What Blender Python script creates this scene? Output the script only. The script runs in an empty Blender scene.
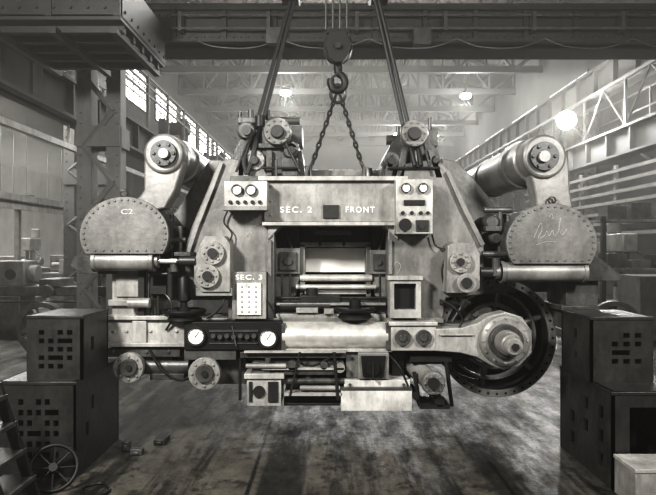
import bpy, bmesh, math, random
from mathutils import Vector, Matrix
random.seed(4)
F=600.0; CX=328.0; CY=247.5; H=1.7
S=bpy.context.scene
COL=S.collection
def PX(x,y,Y): return Vector(((x-CX)*Y/F, Y, H-(y-CY)*Y/F))
# ---------------------------------------------------------------- materials
def tint(v): return (v, v*0.972, v*0.915, 1)
def mat(name, v, rough=0.6, metal=0.0, var=0.35, scale=6.0, bump=0.15, dirt=0.0, spec=0.5, fine=0.0):
    m=bpy.data.materials.new(name); m.use_nodes=True
    nt=m.node_tree; N=nt.nodes; L=nt.links
    b=N["Principled BSDF"]
    tc=N.new("ShaderNodeTexCoord")
    n=N.new("ShaderNodeTexNoise"); n.inputs["Scale"].default_value=scale; n.inputs["Detail"].default_value=8; n.inputs["Roughness"].default_value=0.65
    L.new(tc.outputs["Object"], n.inputs["Vector"])
    r=N.new("ShaderNodeValToRGB")
    r.color_ramp.elements[0].position=0.3; r.color_ramp.elements[1].position=0.72
    r.color_ramp.elements[0].color=tint(v*(1-var)); r.color_ramp.elements[1].color=tint(min(1,v*(1+var*0.7)))
    L.new(n.outputs["Fac"], r.inputs["Fac"])
    out=r.outputs["Color"]
    def layer(out,sc,lo,p0,p1,ms,loc=(3.1,1.7,.4)):
        mp=N.new("ShaderNodeMapping"); mp.inputs["Scale"].default_value=ms; mp.inputs["Location"].default_value=loc
        L.new(tc.outputs["Object"], mp.inputs["Vector"])
        n2=N.new("ShaderNodeTexNoise"); n2.inputs["Scale"].default_value=sc; n2.inputs["Detail"].default_value=12; n2.inputs["Roughness"].default_value=0.72
        L.new(mp.outputs["Vector"], n2.inputs["Vector"])
        r2=N.new("ShaderNodeValToRGB"); r2.color_ramp.elements[0].position=p0; r2.color_ramp.elements[1].position=p1
        r2.color_ramp.elements[0].color=(lo,lo,lo,1); r2.color_ramp.elements[1].color=(1,1,1,1)
        L.new(n2.outputs["Fac"], r2.inputs["Fac"])
        mx=N.new("ShaderNodeMix"); mx.data_type='RGBA'; mx.blend_type='MULTIPLY'; mx.inputs["Factor"].default_value=1
        L.new(out, mx.inputs["A"]); L.new(r2.outputs["Color"], mx.inputs["B"]); return mx.outputs["Result"]
    if dirt>0: out=layer(out,scale*.5,1-dirt,.38,.6,(1.3,1.3,.6))
    if fine>0: out=layer(out,24,1-fine,.36,.5,(1,1,.3),(9,2,5))
    L.new(out, b.inputs["Base Color"])
    b.inputs["Roughness"].default_value=rough; b.inputs["Metallic"].default_value=metal
    b.inputs["Specular IOR Level"].default_value=spec
    if bump>0:
        bp=N.new("ShaderNodeBump"); bp.inputs["Strength"].default_value=bump; bp.inputs["Distance"].default_value=0.008
        n3=N.new("ShaderNodeTexNoise"); n3.inputs["Scale"].default_value=scale*6; n3.inputs["Detail"].default_value=4
        L.new(tc.outputs["Object"], n3.inputs["Vector"])
        L.new(n3.outputs["Fac"], bp.inputs["Height"]); L.new(bp.outputs["Normal"], b.inputs["Normal"])
    return m
def emis(name, v, s):
    m=bpy.data.materials.new(name); m.use_nodes=True
    b=m.node_tree.nodes["Principled BSDF"]
    b.inputs["Base Color"].default_value=tint(0.8)
    b.inputs["Emission Color"].default_value=tint(v); b.inputs["Emission Strength"].default_value=s
    return m
LIGHT=mat("light_grey_paint",0.40,0.42,0.12,0.3,5,0.25,0.5,fine=.22)
SHAFT=mat("shaft_worn_steel",0.22,0.36,0.4,0.35,4,0.2,0.5,fine=.2)
BEAM=mat("beam_grey_paint",0.28,0.42,0.12,0.3,5,0.25,0.5,fine=.22)
MID=mat("mid_grey_paint",0.185,0.42,0.12,0.35,4,0.25,0.5,fine=.22)
COVER=mat("cover_plate_paint",0.15,0.44,0.12,0.3,5,0.25,0.45,fine=.2)
CAST=mat("cast_iron_grey",0.085,0.40,0.25,0.45,7,0.3,0.5,fine=.2)
DARK=mat("dark_steel",0.020,0.42,0.2,0.4,6,0.2,0.3)
CRANE=mat("crane_steel",0.018,0.5,0.1,0.4,3,0.2,0.3)
BLACK=mat("black_enamel",0.006,0.5,0,0.3,6,0.05,spec=.3)
STEEL=mat("machined_steel",0.72,0.30,0.6,0.2,9,0.04,0.25)
WHITE=mat("white_enamel",0.8,0.5,0,0.08,4,0)
PALE=mat("pale_plate",0.56,0.45,0,0.25,6,0.08,0.4,fine=.25)
INK=mat("black_stencil_ink",0.03,0.7,0,0.2,20,0)
STENCIL=mat("pale_stencil_paint",0.62,0.7,0,0.3,30,0)
CHALK=mat("chalk",0.36,0.9,0,0.3,30,0)
BOXM=mat("box_steel_dark",0.03,0.40,0.15,0.5,4,0.3,0.5,fine=.3)
COLM=mat("column_dusty_paint",0.14,0.7,0,0.3,2,0.1,0.3)
STRUCTF=mat("structural_steel_dusty",0.04,0.7,0,0.3,1,0.05)
WALL=mat("sooty_wall",0.06,0.9,0,0.35,0.6,0.05,0.3)
BAYW=mat("bay_wall_paint",0.30,0.9,0,0.3,0.6,0.05,0.3)
ROOF=mat("roof_board",0.05,0.9,0,0.3,0.5,0.05,0.2)
WOOD=mat("crate_wood",0.09,0.75,0,0.3,5,0.1,0.3)
GLOW=emis("lamp_glow",1.0,90)
GLOWB=emis("flood_glow",1.0,150)
TUBEG=emis("tube_glow",1.0,16)
PANE=emis("daylight_pane",0.9,5)
PANED=emis("daylight_pane_dim",0.9,1.2)
PANEX=emis("daylight_pane_faint",0.9,0.35)
# ---------------------------------------------------------------- builder
class P:
    def __init__(s,*mats):
        s.bm=bmesh.new(); s.mats=list(mats) or [MID]; s.m=0
    def q(s,vs):
        try:
            f=s.bm.faces.new(vs); f.material_index=s.m; return f
        except ValueError: return None
    def wbox(s,x0,x1,y0,y1,z0,z1):
        v=[s.bm.verts.new((x,y,z)) for x in(x0,x1) for y in(y0,y1) for z in(z0,z1)]
        for i in((0,1,3,2),(4,6,7,5),(0,4,5,1),(2,3,7,6),(0,2,6,4),(1,5,7,3)): s.q([v[k] for k in i])
        return s
    def bx(s,x0,y0,x1,y1,Ya,Yb):
        a=PX(x0,y1,Ya); b=PX(x1,y0,Ya); return s.wbox(a.x,b.x,Ya,Yb,a.z,b.z)
    def lathe(s,o,ax,prof,seg=28):
        o=Vector(o); ax=Vector(ax).normalized()
        u=ax.orthogonal().normalized(); w=ax.cross(u)
        rings=[]
        for r,t in prof:
            c=o+ax*t
            if r<=1e-6: rings.append([s.bm.verts.new(c)])
            else: rings.append([s.bm.verts.new(c+(u*math.cos(2*math.pi*i/seg)+w*math.sin(2*math.pi*i/seg))*r) for i in range(seg)])
        for a,b in zip(rings,rings[1:]):
            for i in range(seg):
                j=(i+1)%seg
                if len(a)==1 and len(b)==1: break
                if len(a)==1: s.q([a[0],b[j],b[i]])
                elif len(b)==1: s.q([a[i],a[j],b[0]])
                else: s.q([a[i],a[j],b[j],b[i]])
        if len(rings[0])>1: s.q(list(reversed(rings[0])))
        if len(rings[-1])>1: s.q(rings[-1])
        return s
    def ring(s,o,ax,ro,ri,t0,t1,seg=48):
        o=Vector(o); ax=Vector(ax).normalized(); u=ax.orthogonal().normalized(); w=ax.cross(u)
        R=[]
        for r,t in((ro,t0),(ro,t1),(ri,t1),(ri,t0)):
            R.append([s.bm.verts.new(o+ax*t+(u*math.cos(2*math.pi*i/seg)+w*math.sin(2*math.pi*i/seg))*r) for i in range(seg)])
        for k in range(4):
            a=R[k]; b=R[(k+1)%4]
            for i in range(seg):
                j=(i+1)%seg; s.q([a[i],a[j],b[j],b[i]])
        return s
    def wcyl(s,p1,p2,r,r2=None,seg=20):
        p1=Vector(p1); p2=Vector(p2); d=p2-p1
        return s.lathe(p1,d,[(r,0),(r if r2 is None else r2,d.length)],seg)
    def cy(s,x,y,r,Ya,Yb,seg=28,r2=None):
        k=Ya/F; c=PX(x,y,Ya)
        return s.lathe(c,(0,1,0),[(r*k,0),((r if r2 is None else r2)*k,Yb-Ya)],seg)
    def cyp(s,x,y,prof,Ya,seg=32):
        k=Ya/F; return s.lathe(PX(x,y,Ya),(0,1,0),[(r*k,t) for r,t in prof],seg)
    def cx(s,x0,x1,y,r,Y,seg=24,r2=None):
        k=Y/F; a=PX(x0,y,Y); b=PX(x1,y,Y)
        return s.wcyl(a,b,r*k,None if r2 is None else r2*k,seg)
    def cz(s,x,y0,y1,r,Y,seg=24,r2=None):
        k=Y/F; return s.wcyl(PX(x,y1,Y),PX(x,y0,Y),r*k,None if r2 is None else r2*k,seg)
    def sg(s,a,b,r,seg=16,r2=None):
        k=a[2]/F
        return s.wcyl(PX(*a),PX(*b),r*k,None if r2 is None else r2*k,seg)
    def pl(s,pts,Ya,Yb):
        a=[PX(x,y,Ya) for x,y in pts]
        f=[s.bm.verts.new(p) for p in a]; b=[s.bm.verts.new((p.x,Yb,p.z)) for p in a]
        s.q(f); s.q(list(reversed(b)))
        n=len(f)
        for i in range(n):
            j=(i+1)%n; s.q([f[j],f[i],b[i],b[j]])
        return s
    def bolts(s,x,y,R,n,r,Ya,h=0.012,a0=0,a1=2*math.pi,seg=6,sq=1):
        full=abs(a1-a0-2*math.pi)<1e-3
        for i in range(n):
            a=a0+(a1-a0)*i/(n if full else max(1,n-1))
            s.cy(x+R*math.cos(a),y-R*sq*math.sin(a),r,Ya-h,Ya+0.002,seg)
        return s
    def sweep(s,pts,r,seg=8,closed=False):
        pts=[Vector(p) for p in pts]; n=len(pts); rings=[]; u=None
        for i,p in enumerate(pts):
            if closed: t=pts[(i+1)%n]-pts[i-1]
            else: t=pts[min(i+1,n-1)]-pts[max(i-1,0)]
            t.normalize()
            if u is None: u=t.orthogonal().normalized()
            else:
                u=(u-t*u.dot(t)); u.normalize()
            w=t.cross(u)
            rings.append([s.bm.verts.new(p+(u*math.cos(2*math.pi*k/seg)+w*math.sin(2*math.pi*k/seg))*r) for k in range(seg)])
        rr=rings+([rings[0]] if closed else [])
        for a,b in zip(rr,rr[1:]):
            for i in range(seg):
                j=(i+1)%seg; s.q([a[i],a[j],b[j],b[i]])
        if not closed: s.q(list(reversed(rings[0]))); s.q(rings[-1])
        return s
    def hose(s,ctrl,r,n=8,seg=8):
        return s.sweep(smooth([PX(*c) for c in ctrl],n),r,seg)
    def perf(s,o,u,v,nrm,W,Hh,holes,th):
        o=Vector(o);u=Vector(u);v=Vector(v);nrm=Vector(nrm)
        us=sorted({0,W,*[h[0] for h in holes],*[h[2] for h in holes]}); vs=sorted({0,Hh,*[h[1] for h in holes],*[h[3] for h in holes]})
        def solid(i,j):
            if i<0 or j<0 or i>=len(us)-1 or j>=len(vs)-1: return False
            cu=(us[i]+us[i+1])/2; cv=(vs[j]+vs[j+1])/2
            return not any(h[0]<cu<h[2] and h[1]<cv<h[3] for h in holes)
        cache={}
        def V(i,j,k):
            if (i,j,k) not in cache: cache[(i,j,k)]=s.bm.verts.new(o+u*us[i]+v*vs[j]-nrm*(th*k))
            return cache[(i,j,k)]
        for i in range(len(us)-1):
            for j in range(len(vs)-1):
                if not solid(i,j): continue
                s.q([V(i,j,0),V(i+1,j,0),V(i+1,j+1,0),V(i,j+1,0)])
                s.q([V(i,j,1),V(i,j+1,1),V(i+1,j+1,1),V(i+1,j,1)])
                for di,dj,A,B in((-1,0,(i,j),(i,j+1)),(1,0,(i+1,j),(i+1,j+1)),(0,-1,(i,j),(i+1,j)),(0,1,(i,j+1),(i+1,j+1))):
                    if not solid(i+di,j+dj): s.q([V(*A,0),V(*B,0),V(*B,1),V(*A,1)])
        return s
def smooth(pts,n=8):
    out=[]; N=len(pts)
    for i in range(N-1):
        p0=pts[max(i-1,0)];p1=pts[i];p2=pts[i+1];p3=pts[min(i+2,N-1)]
        for k in range(n):
            t=k/n
            out.append(0.5*((2*p1)+(p2-p0)*t+(2*p0-5*p1+4*p2-p3)*t*t+(3*p1-p0-3*p2+p3)*t**3))
    out.append(pts[-1]); return out
WLOC={}
def empty(name,loc,label,cat,parent=None,group=None):
    e=bpy.data.objects.new(name,None); COL.objects.link(e); loc=Vector(loc)
    e.empty_display_size=0.1
    if parent: e.parent=parent; e.location=loc-WLOC[parent]
    else:
        e.location=loc; e["label"]=label; e["category"]=cat
    if group: e["group"]=group
    WLOC[e]=loc; return e
NOSPLIT={"needle","screw","girder","walkway","chalk_mark","trim_strip","end_carriage","trolley","operator_cab","corner_post","rod","spoke","terminal","conduit"}
def clusters(bm):
    seen=set(); isl=[]
    for v in bm.verts:
        if v in seen: continue
        st=[v]; seen.add(v); c=[]
        while st:
            a=st.pop(); c.append(a)
            for e in a.link_edges:
                b=e.other_vert(a)
                if b not in seen: seen.add(b); st.append(b)
        mn=[min(q.co[k] for q in c) for k in range(3)]; mx=[max(q.co[k] for q in c) for k in range(3)]
        isl.append([c,mn,mx])
    n=len(isl); par=list(range(n))
    def f(i):
        while par[i]!=i: par[i]=par[par[i]]; i=par[i]
        return i
    for i in range(n):
        for j in range(i+1,n):
            if all(isl[i][1][k]-.004<=isl[j][2][k] and isl[j][1][k]-.004<=isl[i][2][k] for k in range(3)): par[f(i)]=f(j)
    g={}
    for i in range(n): g.setdefault(f(i),[]).extend(isl[i][0])
    return list(g.values())
def fin(p,name,parent=None,label=None,cat=None,bev=0.0,kind=None,group=None):
    bm=p.bm
    bmesh.ops.recalc_face_normals(bm,faces=bm.faces[:])
    parts=[None]
    if parent and name not in NOSPLIT:
        cl=clusters(bm)
        if 1<len(cl)<=16: parts=cl
    res=None
    for cl in parts:
        if cl is None: b2=bm
        else:
            b2=bmesh.new(); mp={}
            for v in cl: mp[v]=b2.verts.new(v.co)
            fs=set(fc for v in cl for fc in v.link_faces)
            for fc in fs:
                nf=b2.faces.new([mp[v] for v in fc.verts]); nf.material_index=fc.material_index
        xs=[v.co for v in b2.verts]
        mn=Vector((min(c.x for c in xs),min(c.y for c in xs),min(c.z for c in xs))); mxx=Vector((max(c.x for c in xs),max(c.y for c in xs),max(c.z for c in xs)))
        c=(mn+mxx)/2
        if not parent: c.z=mn.z
        for v in b2.verts: v.co-=c
        for f in b2.faces: f.smooth=True
        me=bpy.data.meshes.new(name); b2.to_mesh(me); b2.free()
        me.set_sharp_from_angle(angle=math.radians(38))
        for m in p.mats: me.materials.append(m)
        o=bpy.data.objects.new(name,me); COL.objects.link(o)
        if parent: o.parent=parent; o.location=c-WLOC[parent]
        else: o.location=c
        WLOC[o]=c
        if bev>0:
            b=o.modifiers.new("edge","BEVEL"); b.width=bev; b.segments=2; b.limit_method='ANGLE'; b.angle_limit=math.radians(50)
        if label: o["label"]=label
        if cat: o["category"]=cat
        if kind: o["kind"]=kind
        if group: o["group"]=group
        res=o
    return res
def text(name,body,x,y,Y,hpx,parent,m,width_px=None,rot=0,off=.0010,space=1.0):
    cu=bpy.data.curves.new("t","FONT"); cu.body=body; cu.align_x='CENTER'; cu.align_y='CENTER'
    cu.size=hpx*Y/F/0.69; cu.extrude=0.0015; cu.offset=off; cu.space_character=space
    o=bpy.data.objects.new("t",cu); COL.objects.link(o)
    bpy.context.view_layer.update()
    me=bpy.data.meshes.new_from_object(o.evaluated_get(bpy.context.evaluated_depsgraph_get()))
    bpy.data.objects.remove(o)
    if width_px:
        w=max(v.co.x for v in me.vertices)-min(v.co.x for v in me.vertices); s=width_px*Y/F/w
        for v in me.vertices: v.co.x*=s
    me.transform(Matrix.Rotation(math.radians(90),4,'X')@Matrix.Rotation(math.radians(rot),4,'Z'))
    me.materials.clear(); me.materials.append(m); me.name=name
    ob=bpy.data.objects.new(name,me); COL.objects.link(ob)
    c=PX(x,y,Y); ob.parent=parent; ob.location=c-WLOC[parent]; WLOC[ob]=c
    return ob
def dup(root,off,group=None):
    r=root.copy(); COL.objects.link(r); r.location=root.location+Vector(off)
    def rec(a,b):
        for ch in a.children:
            k=ch.copy(); COL.objects.link(k); k.parent=b; rec(ch,k)
    rec(root,r)
    if group: root["group"]=group; r["group"]=group
    return r
def struct(p,name): return fin(p,name,kind="structure",label=None)

# ---------------------------------------------------------------- FLOOR / SHELL
def floor_mat():
    m=bpy.data.materials.new("shop_floor"); m.use_nodes=True; nt=m.node_tree;N=nt.nodes;L=nt.links;b=N["Principled BSDF"]
    tc=N.new("ShaderNodeTexCoord")
    def noise(sc,det,rg,ms,loc=(0,0,0)):
        n=N.new("ShaderNodeTexNoise"); n.inputs["Scale"].default_value=sc; n.inputs["Detail"].default_value=det; n.inputs["Roughness"].default_value=rg
        mp=N.new("ShaderNodeMapping"); mp.inputs["Scale"].default_value=ms; mp.inputs["Location"].default_value=loc; L.new(tc.outputs["Object"],mp.inputs["Vector"]); L.new(mp.outputs["Vector"],n.inputs["Vector"]); return n
    def ramp(n,a,b_,ca,cb):
        r=N.new("ShaderNodeValToRGB"); r.color_ramp.elements[0].position=a; r.color_ramp.elements[1].position=b_
        r.color_ramp.elements[0].color=ca; r.color_ramp.elements[1].color=cb; L.new(n.outputs["Fac"],r.inputs["Fac"]); return r
    def mul(a,c):
        mx=N.new("ShaderNodeMix"); mx.data_type='RGBA'; mx.blend_type='MULTIPLY'; mx.inputs["Factor"].default_value=1
        L.new(a,mx.inputs["A"]); L.new(c,mx.inputs["B"]); return mx.outputs["Result"]
    base=ramp(noise(2.6,14,.78,(1.0,1.0,1)),.36,.66,tint(.035),tint(.11))
    streak=ramp(noise(2.4,10,.64,(2.0,.14,1),(4,0,0)),.43,.52,tint(.22),tint(1.0))
    spots=ramp(noise(7,10,.75,(1,1,1)),.40,.49,tint(.3),tint(1.0))
    br=N.new("ShaderNodeTexBrick"); br.inputs["Scale"].default_value=1.0; br.offset=0.0
    br.inputs["Brick Width"].default_value=1.84; br.inputs["Row Height"].default_value=7.0; br.inputs["Mortar Size"].default_value=0.016
    br.inputs["Color1"].default_value=(1,1,1,1); br.inputs["Color2"].default_value=(.8,.8,.8,1); br.inputs["Mortar"].default_value=(.15,.15,.15,1)
    L.new(tc.outputs["Object"],br.inputs["Vector"])
    o=mul(mul(mul(base.outputs["Color"],streak.outputs["Color"]),spots.outputs["Color"]),br.outputs["Color"])
    L.new(o,b.inputs["Base Color"])
    r3=N.new("ShaderNodeMapRange"); r3.inputs["From Min"].default_value=0.40; r3.inputs["From Max"].default_value=0.60; r3.inputs["To Min"].default_value=0.34; r3.inputs["To Max"].default_value=0.75
    n3=noise(4.0,12,.75,(1.3,.45,1)); L.new(n3.outputs["Fac"],r3.inputs["Value"]); L.new(r3.outputs["Result"],b.inputs["Roughness"])
    b.inputs["Specular IOR Level"].default_value=0.32
    bp=N.new("ShaderNodeBump"); bp.inputs["Strength"].default_value=0.45; bp.inputs["Distance"].default_value=0.012
    n4=noise(14,8,.7,(1,1,1)); L.new(n4.outputs["Fac"],bp.inputs["Height"]); L.new(bp.outputs["Normal"],b.inputs["Normal"])
    return m
p=P(floor_mat()); p.wbox(-15,10.2,-6,52,-0.2,0); struct(p,"floor")
p=P(WALL); p.wbox(-15,10.2,52,52.3,0,14); struct(p,"wall_back")
p=P(WALL); p.wbox(10,10.3,2,52,0,11); struct(p,"wall_right")
p=P(WALL); p.wbox(-8.3,-8,2,52,5.6,11); struct(p,"wall_left")
p=P(BAYW); p.wbox(-15.3,-15,2,52,0,5.6); struct(p,"wall_bay")
p=P(ROOF); p.wbox(-15,-8.0,2,52,5.6,5.8); struct(p,"ceiling_bay")
p=P(ROOF)
for xa,za,xb,zb in((-8.3,11,1,14),(1,14,10.3,11)):
    v=[p.bm.verts.new(c) for c in((xa,2,za),(xb,2,zb),(xb,52,zb),(xa,52,za),(xa,2,za+.2),(xb,2,zb+.2),(xb,52,zb+.2),(xa,52,za+.2))]
    for i in((0,1,2,3),(4,7,6,5),(0,4,5,1),(1,5,6,2),(2,6,7,3),(3,7,4,0)): p.q([v[k] for k in i])
struct(p,"ceiling")
wn=1
def window_x(xw,y0,y1,z0,z1,side,m,nx=6,nz=3):
    global wn
    s=side
    p=P(STRUCTF,m)
    a,b=sorted((xw,xw+s*0.06)); p.m=1; p.wbox(min(xw+s*0.02,xw+s*.03),max(xw+s*.02,xw+s*.03),y0,y1,z0,z1); p.m=0
    for i in range(nx+1):
        y=y0+(y1-y0)*i/nx; p.wbox(a,b,y-.03,y+.03,z0,z1)
    for i in range(nz+1):
        z=z0+(z1-z0)*i/nz; p.wbox(a,b,y0,y1,z-.03,z+.03)
    fin(p,"window_%d"%wn,kind="structure"); wn+=1
for i in range(8):
    window_x(-8,13.6+i*4.7,17.4+i*4.7,7.6,9.1,1,PANE,5,3)
for i in range(8):
    window_x(-8,13.6+i*4.7,17.4+i*4.7,6.1,6.9,1,PANED,5,1)
for i in range(5):
    window_x(10,23+i*5.5,27+i*5.5,7.5,8.5,-1,PANEX,4,2)
for i in range(5):
    p=P(STRUCTF,PANEX); x0=-6+i*3; p.m=1; p.wbox(x0,x0+2.2,51.96,51.98,5.5,8.5); p.m=0
    for k in range(5): p.wbox(x0+k*.55-.06,x0+k*.55+.06,51.9,51.97,5.5,8.5)
    for k in range(5): p.wbox(x0,x0+2.2,51.9,51.97,5.5+k*.75-.06,5.5+k*.75+.06)
    fin(p,"window_%d"%wn,kind="structure"); wn+=1
def rz(x): return 11+(3*(x+8.3)/9.3 if x<1 else 3*(10.3-x)/9.3)
def truss(Y):
    p=P(STRUCTF)
    p.wbox(-7.98,9.98,Y-.12,Y+.12,9.85,10.15)
    def top(x): return rz(x)-.25
    p.wcyl((-7.9,Y,top(-7.9)),(1,Y,top(1)),.12,seg=6); p.wcyl((1,Y,top(1)),(9.9,Y,top(9.9)),.12,seg=6)
    n=14
    xs=[-7.9+17.8*i/n for i in range(n+1)]
    for i,x in enumerate(xs):
        p.wcyl((x,Y,10),(x,Y,top(x)),.07,seg=5)
        if i<n:
            a=(x,Y,10) if i%2 else (x,Y,top(x)); b=(xs[i+1],Y,top(xs[i+1])) if i%2 else (xs[i+1],Y,10)
            p.wcyl(a,b,.07,seg=5)
    return fin(p,"roof_truss",label="riveted steel roof truss under the hall roof",cat="roof truss",group="hall roof trusses")
t=truss(24)
for i in range(1,7): dup(t,(0,4*i,0))
p=P(STRUCTF); p.wbox(-.08,.08,12,51.5,0,.2); pu=fin(p,"roof_purlin",label="long steel purlin beneath the roof boards",cat="roof beam",group="roof purlins")
xs=[-7,-5,-3,-1,3,5,7,9]
pu.location=(xs[0],31.75,rz(xs[0])-.27)
for x in xs[1:]:
    q=pu.copy(); COL.objects.link(q); q.location=(x,31.75,rz(x)-.27)
def column(name,x,y,h,w,label,group,m=None):
    p=P(m or STRUCTF)
    e=w/2
    for sx in(-1,1):
        p.wbox(x+sx*e-.07,x+sx*e+.07,y-.2,y+.2,0,h)
        p.wbox(x+sx*e-.12,x+sx*e+.12,y-.23,y-.19,0,h)
    z=.4;k=0
    while z+.6<h:
        a,b=((-e,z),(e,z+.6)) if k%2 else ((e,z),(-e,z+.6))
        p.wcyl((x+a[0],y-.24,a[1]),(x+b[0],y-.24,b[1]),.05,seg=6); z+=.6;k+=1
    for z in(0,h-.5,h*.5): p.wbox(x-e-.12,x+e+.12,y-.27,y+.25,z,z+.35)
    zz=.2
    while zz<h:
        for sx in(-1,1): p.lathe((x+sx*(e+.06),y-.23,zz),(0,-1,0),[(.025,0),(.015,.02)],6)
        zz+=.18
    p.wbox(x-e-.2,x+e+.2,y-.35,y+.35,0,.08)
    return fin(p,name,label=label,cat="steel column",group=group,bev=0)
column("steel_column",-3.87,10.35,6.8,.5,"tall pale riveted lattice column standing behind the machine","columns by the crane runway",COLM)
c=column("steel_column",-5.4,13.6,6.2,.75,"laced riveted steel column carrying the crane runway","columns under the window wall runway")
for i in range(1,5): dup(c,(0,7.5*i,0))
c=column("steel_column",8.0,19.2,6.0,.7,"riveted steel column beside the side wall","columns by the plain side wall",COLM)
for i in range(1,4): dup(c,(0,7.5*i,0))
def runway(name,x,y0,y1,z0,z1,label):
    p=P(STRUCTF)
    p.wbox(x-.2,x+.2,y0,y1,z0,z0+.06);p.wbox(x-.2,x+.2,y0,y1,z1-.06,z1);p.wbox(x-.04,x+.04,y0,y1,z0,z1)
    y=y0+.3
    while y<y1:
        p.wbox(x-.17,x+.17,y-.03,y+.03,z0,z1)
        y+=1.2
    p.wbox(x-.04,x+.04,y0,y1,z1,z1+.06)
    return fin(p,name,label=label,cat="crane runway")
runway("crane_runway_girder",-4.65,5.5,50,3.95,4.65,"deep steel runway girder with rail on laced columns")
runway("crane_runway_girder",7.3,5.5,50,3.95,4.65,"steel runway girder along the side wall")
runway("crane_runway_girder",7.9,10,50,6.02,6.9,"upper steel runway girder under the high windows")
p=P(CAST)
y=10.2
while y<48:
    p.wcyl((7.44,y,4.75),(7.44,y+1.2,5.95),.03,seg=6); p.wcyl((7.44,y+1.2,5.95),(7.44,y+2.4,4.75),.03,seg=6)
    p.wbox(7.41,7.47,y-.03,y+.03,4.66,6.0); y+=2.4
p.wbox(7.39,7.49,10,50,4.66,4.74); p.wbox(7.39,7.49,10,50,5.92,6.0)
fin(p,"lattice_bracing",label="long steel lattice bracing standing on the runway girder",cat="steel bracing")
p=P(COLM)
p.wbox(8.6,10.0,10,50,5.0,5.08)
for z in(5.5,6.0): p.wbox(8.6,8.64,10,50,z,z+.04)
y=10
while y<50: p.wbox(8.59,8.65,y,y+.05,5.0,6.04); y+=1.5
y=10
while y<50: p.wcyl((8.7,y,5.0),(9.98,y,4.1),.04,seg=6); y+=4
fin(p,"gallery_walkway",label="narrow steel gallery walkway with railing on the side wall",cat="walkway")
p=P(LIGHT); p.wbox(-4.82,-4.72,5.5,50,3.5,3.6)
y=6
while y<50: p.wbox(-4.79,-4.75,y,y+.05,3.6,3.955); y+=2.5
fin(p,"cable_tray",label="pale cable tray below the crane runway",cat="cable tray")
p=P(COLM)
for z in(5.75,6.0,6.25): p.wbox(-4.84,-4.80,9.8,50,z,z+.06)
y=10
while y<50: p.wbox(-4.86,-4.78,y,y+.07,4.65,6.3); y+=2
fin(p,"walkway_handrail",label="steel handrail along the crane runway walkway",cat="handrail")
p=P(BEAM)
p.wbox(-6.8,-6.1,5.5,50,2.55,2.62); p.wbox(-6.16,-6.1,5.5,50,2.45,2.75)
y=8
while y<50: p.wbox(-6.8,-6.7,y,y+.1,0,2.55); y+=5
fin(p,"pipe_shelf",label="long horizontal steel ledge on posts behind the columns",cat="ledge")
p=P(COLM)
for k in range(7): p.wbox(6.9,6.95,10.5,21,2.0+k*.25,2.08+k*.25)
for k in range(6): p.wbox(6.95,7.02,10.5+k*2,10.62+k*2,0,3.7)
fin(p,"slatted_partition",label="tall steel partition of horizontal slats",cat="partition")
# ---- lamps
def pendant(x,y,z,r=.3,label="glowing reflector lamp hanging from the roof",grp="high bay lamps",ztop=11.3,gm=GLOW):
    e=empty("high_bay_lamp",(x,y,z),label,"lamp",group=grp)
    p=P(STRUCTF); p.lathe((x,y,z),(0,0,1),[(r*.8,0),(r*.7,.06),(r*.4,.16),(r*.25,.22),(0,.23)],20); fin(p,"lamp_shade",e)
    p=P(gm); p.lathe((x,y,z-r*.9),(0,0,1),[(0,0),(r*.6,.1*r),(r*.95,r*.35),(r,r*.6),(r*.75,r*.88)],20); fin(p,"bulb",e)
    p=P(STRUCTF); p.wcyl((x,y,z+.2),(x,y,ztop),.015,seg=6); fin(p,"rod",e)
    return e
LAMPS=[(-2.15,30.5,9.65,.27),(7.0,30.5,9.5,.27),(7.4,41.5,9.5,.22),(4.8,41.5,9.6,.22),(-5.2,37.5,9.4,.2)]
for x,y,z,r in LAMPS: pendant(x,y,z,r,ztop=rz(x))
e=empty("flood_lamp",(6.75,16.9,5.3),"large bright flood lamp on a long arm from a steel column","flood lamp")
p=P(STRUCTF); p.lathe((6.75,17.0,5.3),(-.25,-1,-.1),[(.1,-.22),(.18,-.1),(.27,.04),(.28,.06)],28); fin(p,"lamp_shade",e)
p=P(GLOWB); p.lathe((6.74,16.95,5.295),(-.25,-1,-.1),[(.25,0),(.23,.08),(.14,.15),(0,.18)],28); fin(p,"bulb",e)
p=P(DARK); p.wcyl((6.8,17.15,5.33),(7.6,18.95,5.6),.03,seg=8); fin(p,"bracket",e)
for i in range(7):
    x=-9.6-(i%2)*1.5; y=18.3+i*2.1
    e=empty("tube_lamp",(x,y,3.2),"slim tube lamp hanging over the side bay","lamp",group="side bay tube lamps")
    p=P(DARK); p.wbox(x-.6,x+.6,y-.1,y+.1,3.2,3.3); fin(p,"lamp_shade",e)
    p=P(TUBEG); p.wbox(x-.55,x+.55,y-.07,y+.07,3.12,3.2); fin(p,"tube",e)
    p=P(DARK); p.wcyl((x-.4,y,3.3),(x-.4,y,5.62),.012,seg=5).wcyl((x+.4,y,3.3),(x+.4,y,5.62),.012,seg=5); fin(p,"rod",e)

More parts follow.
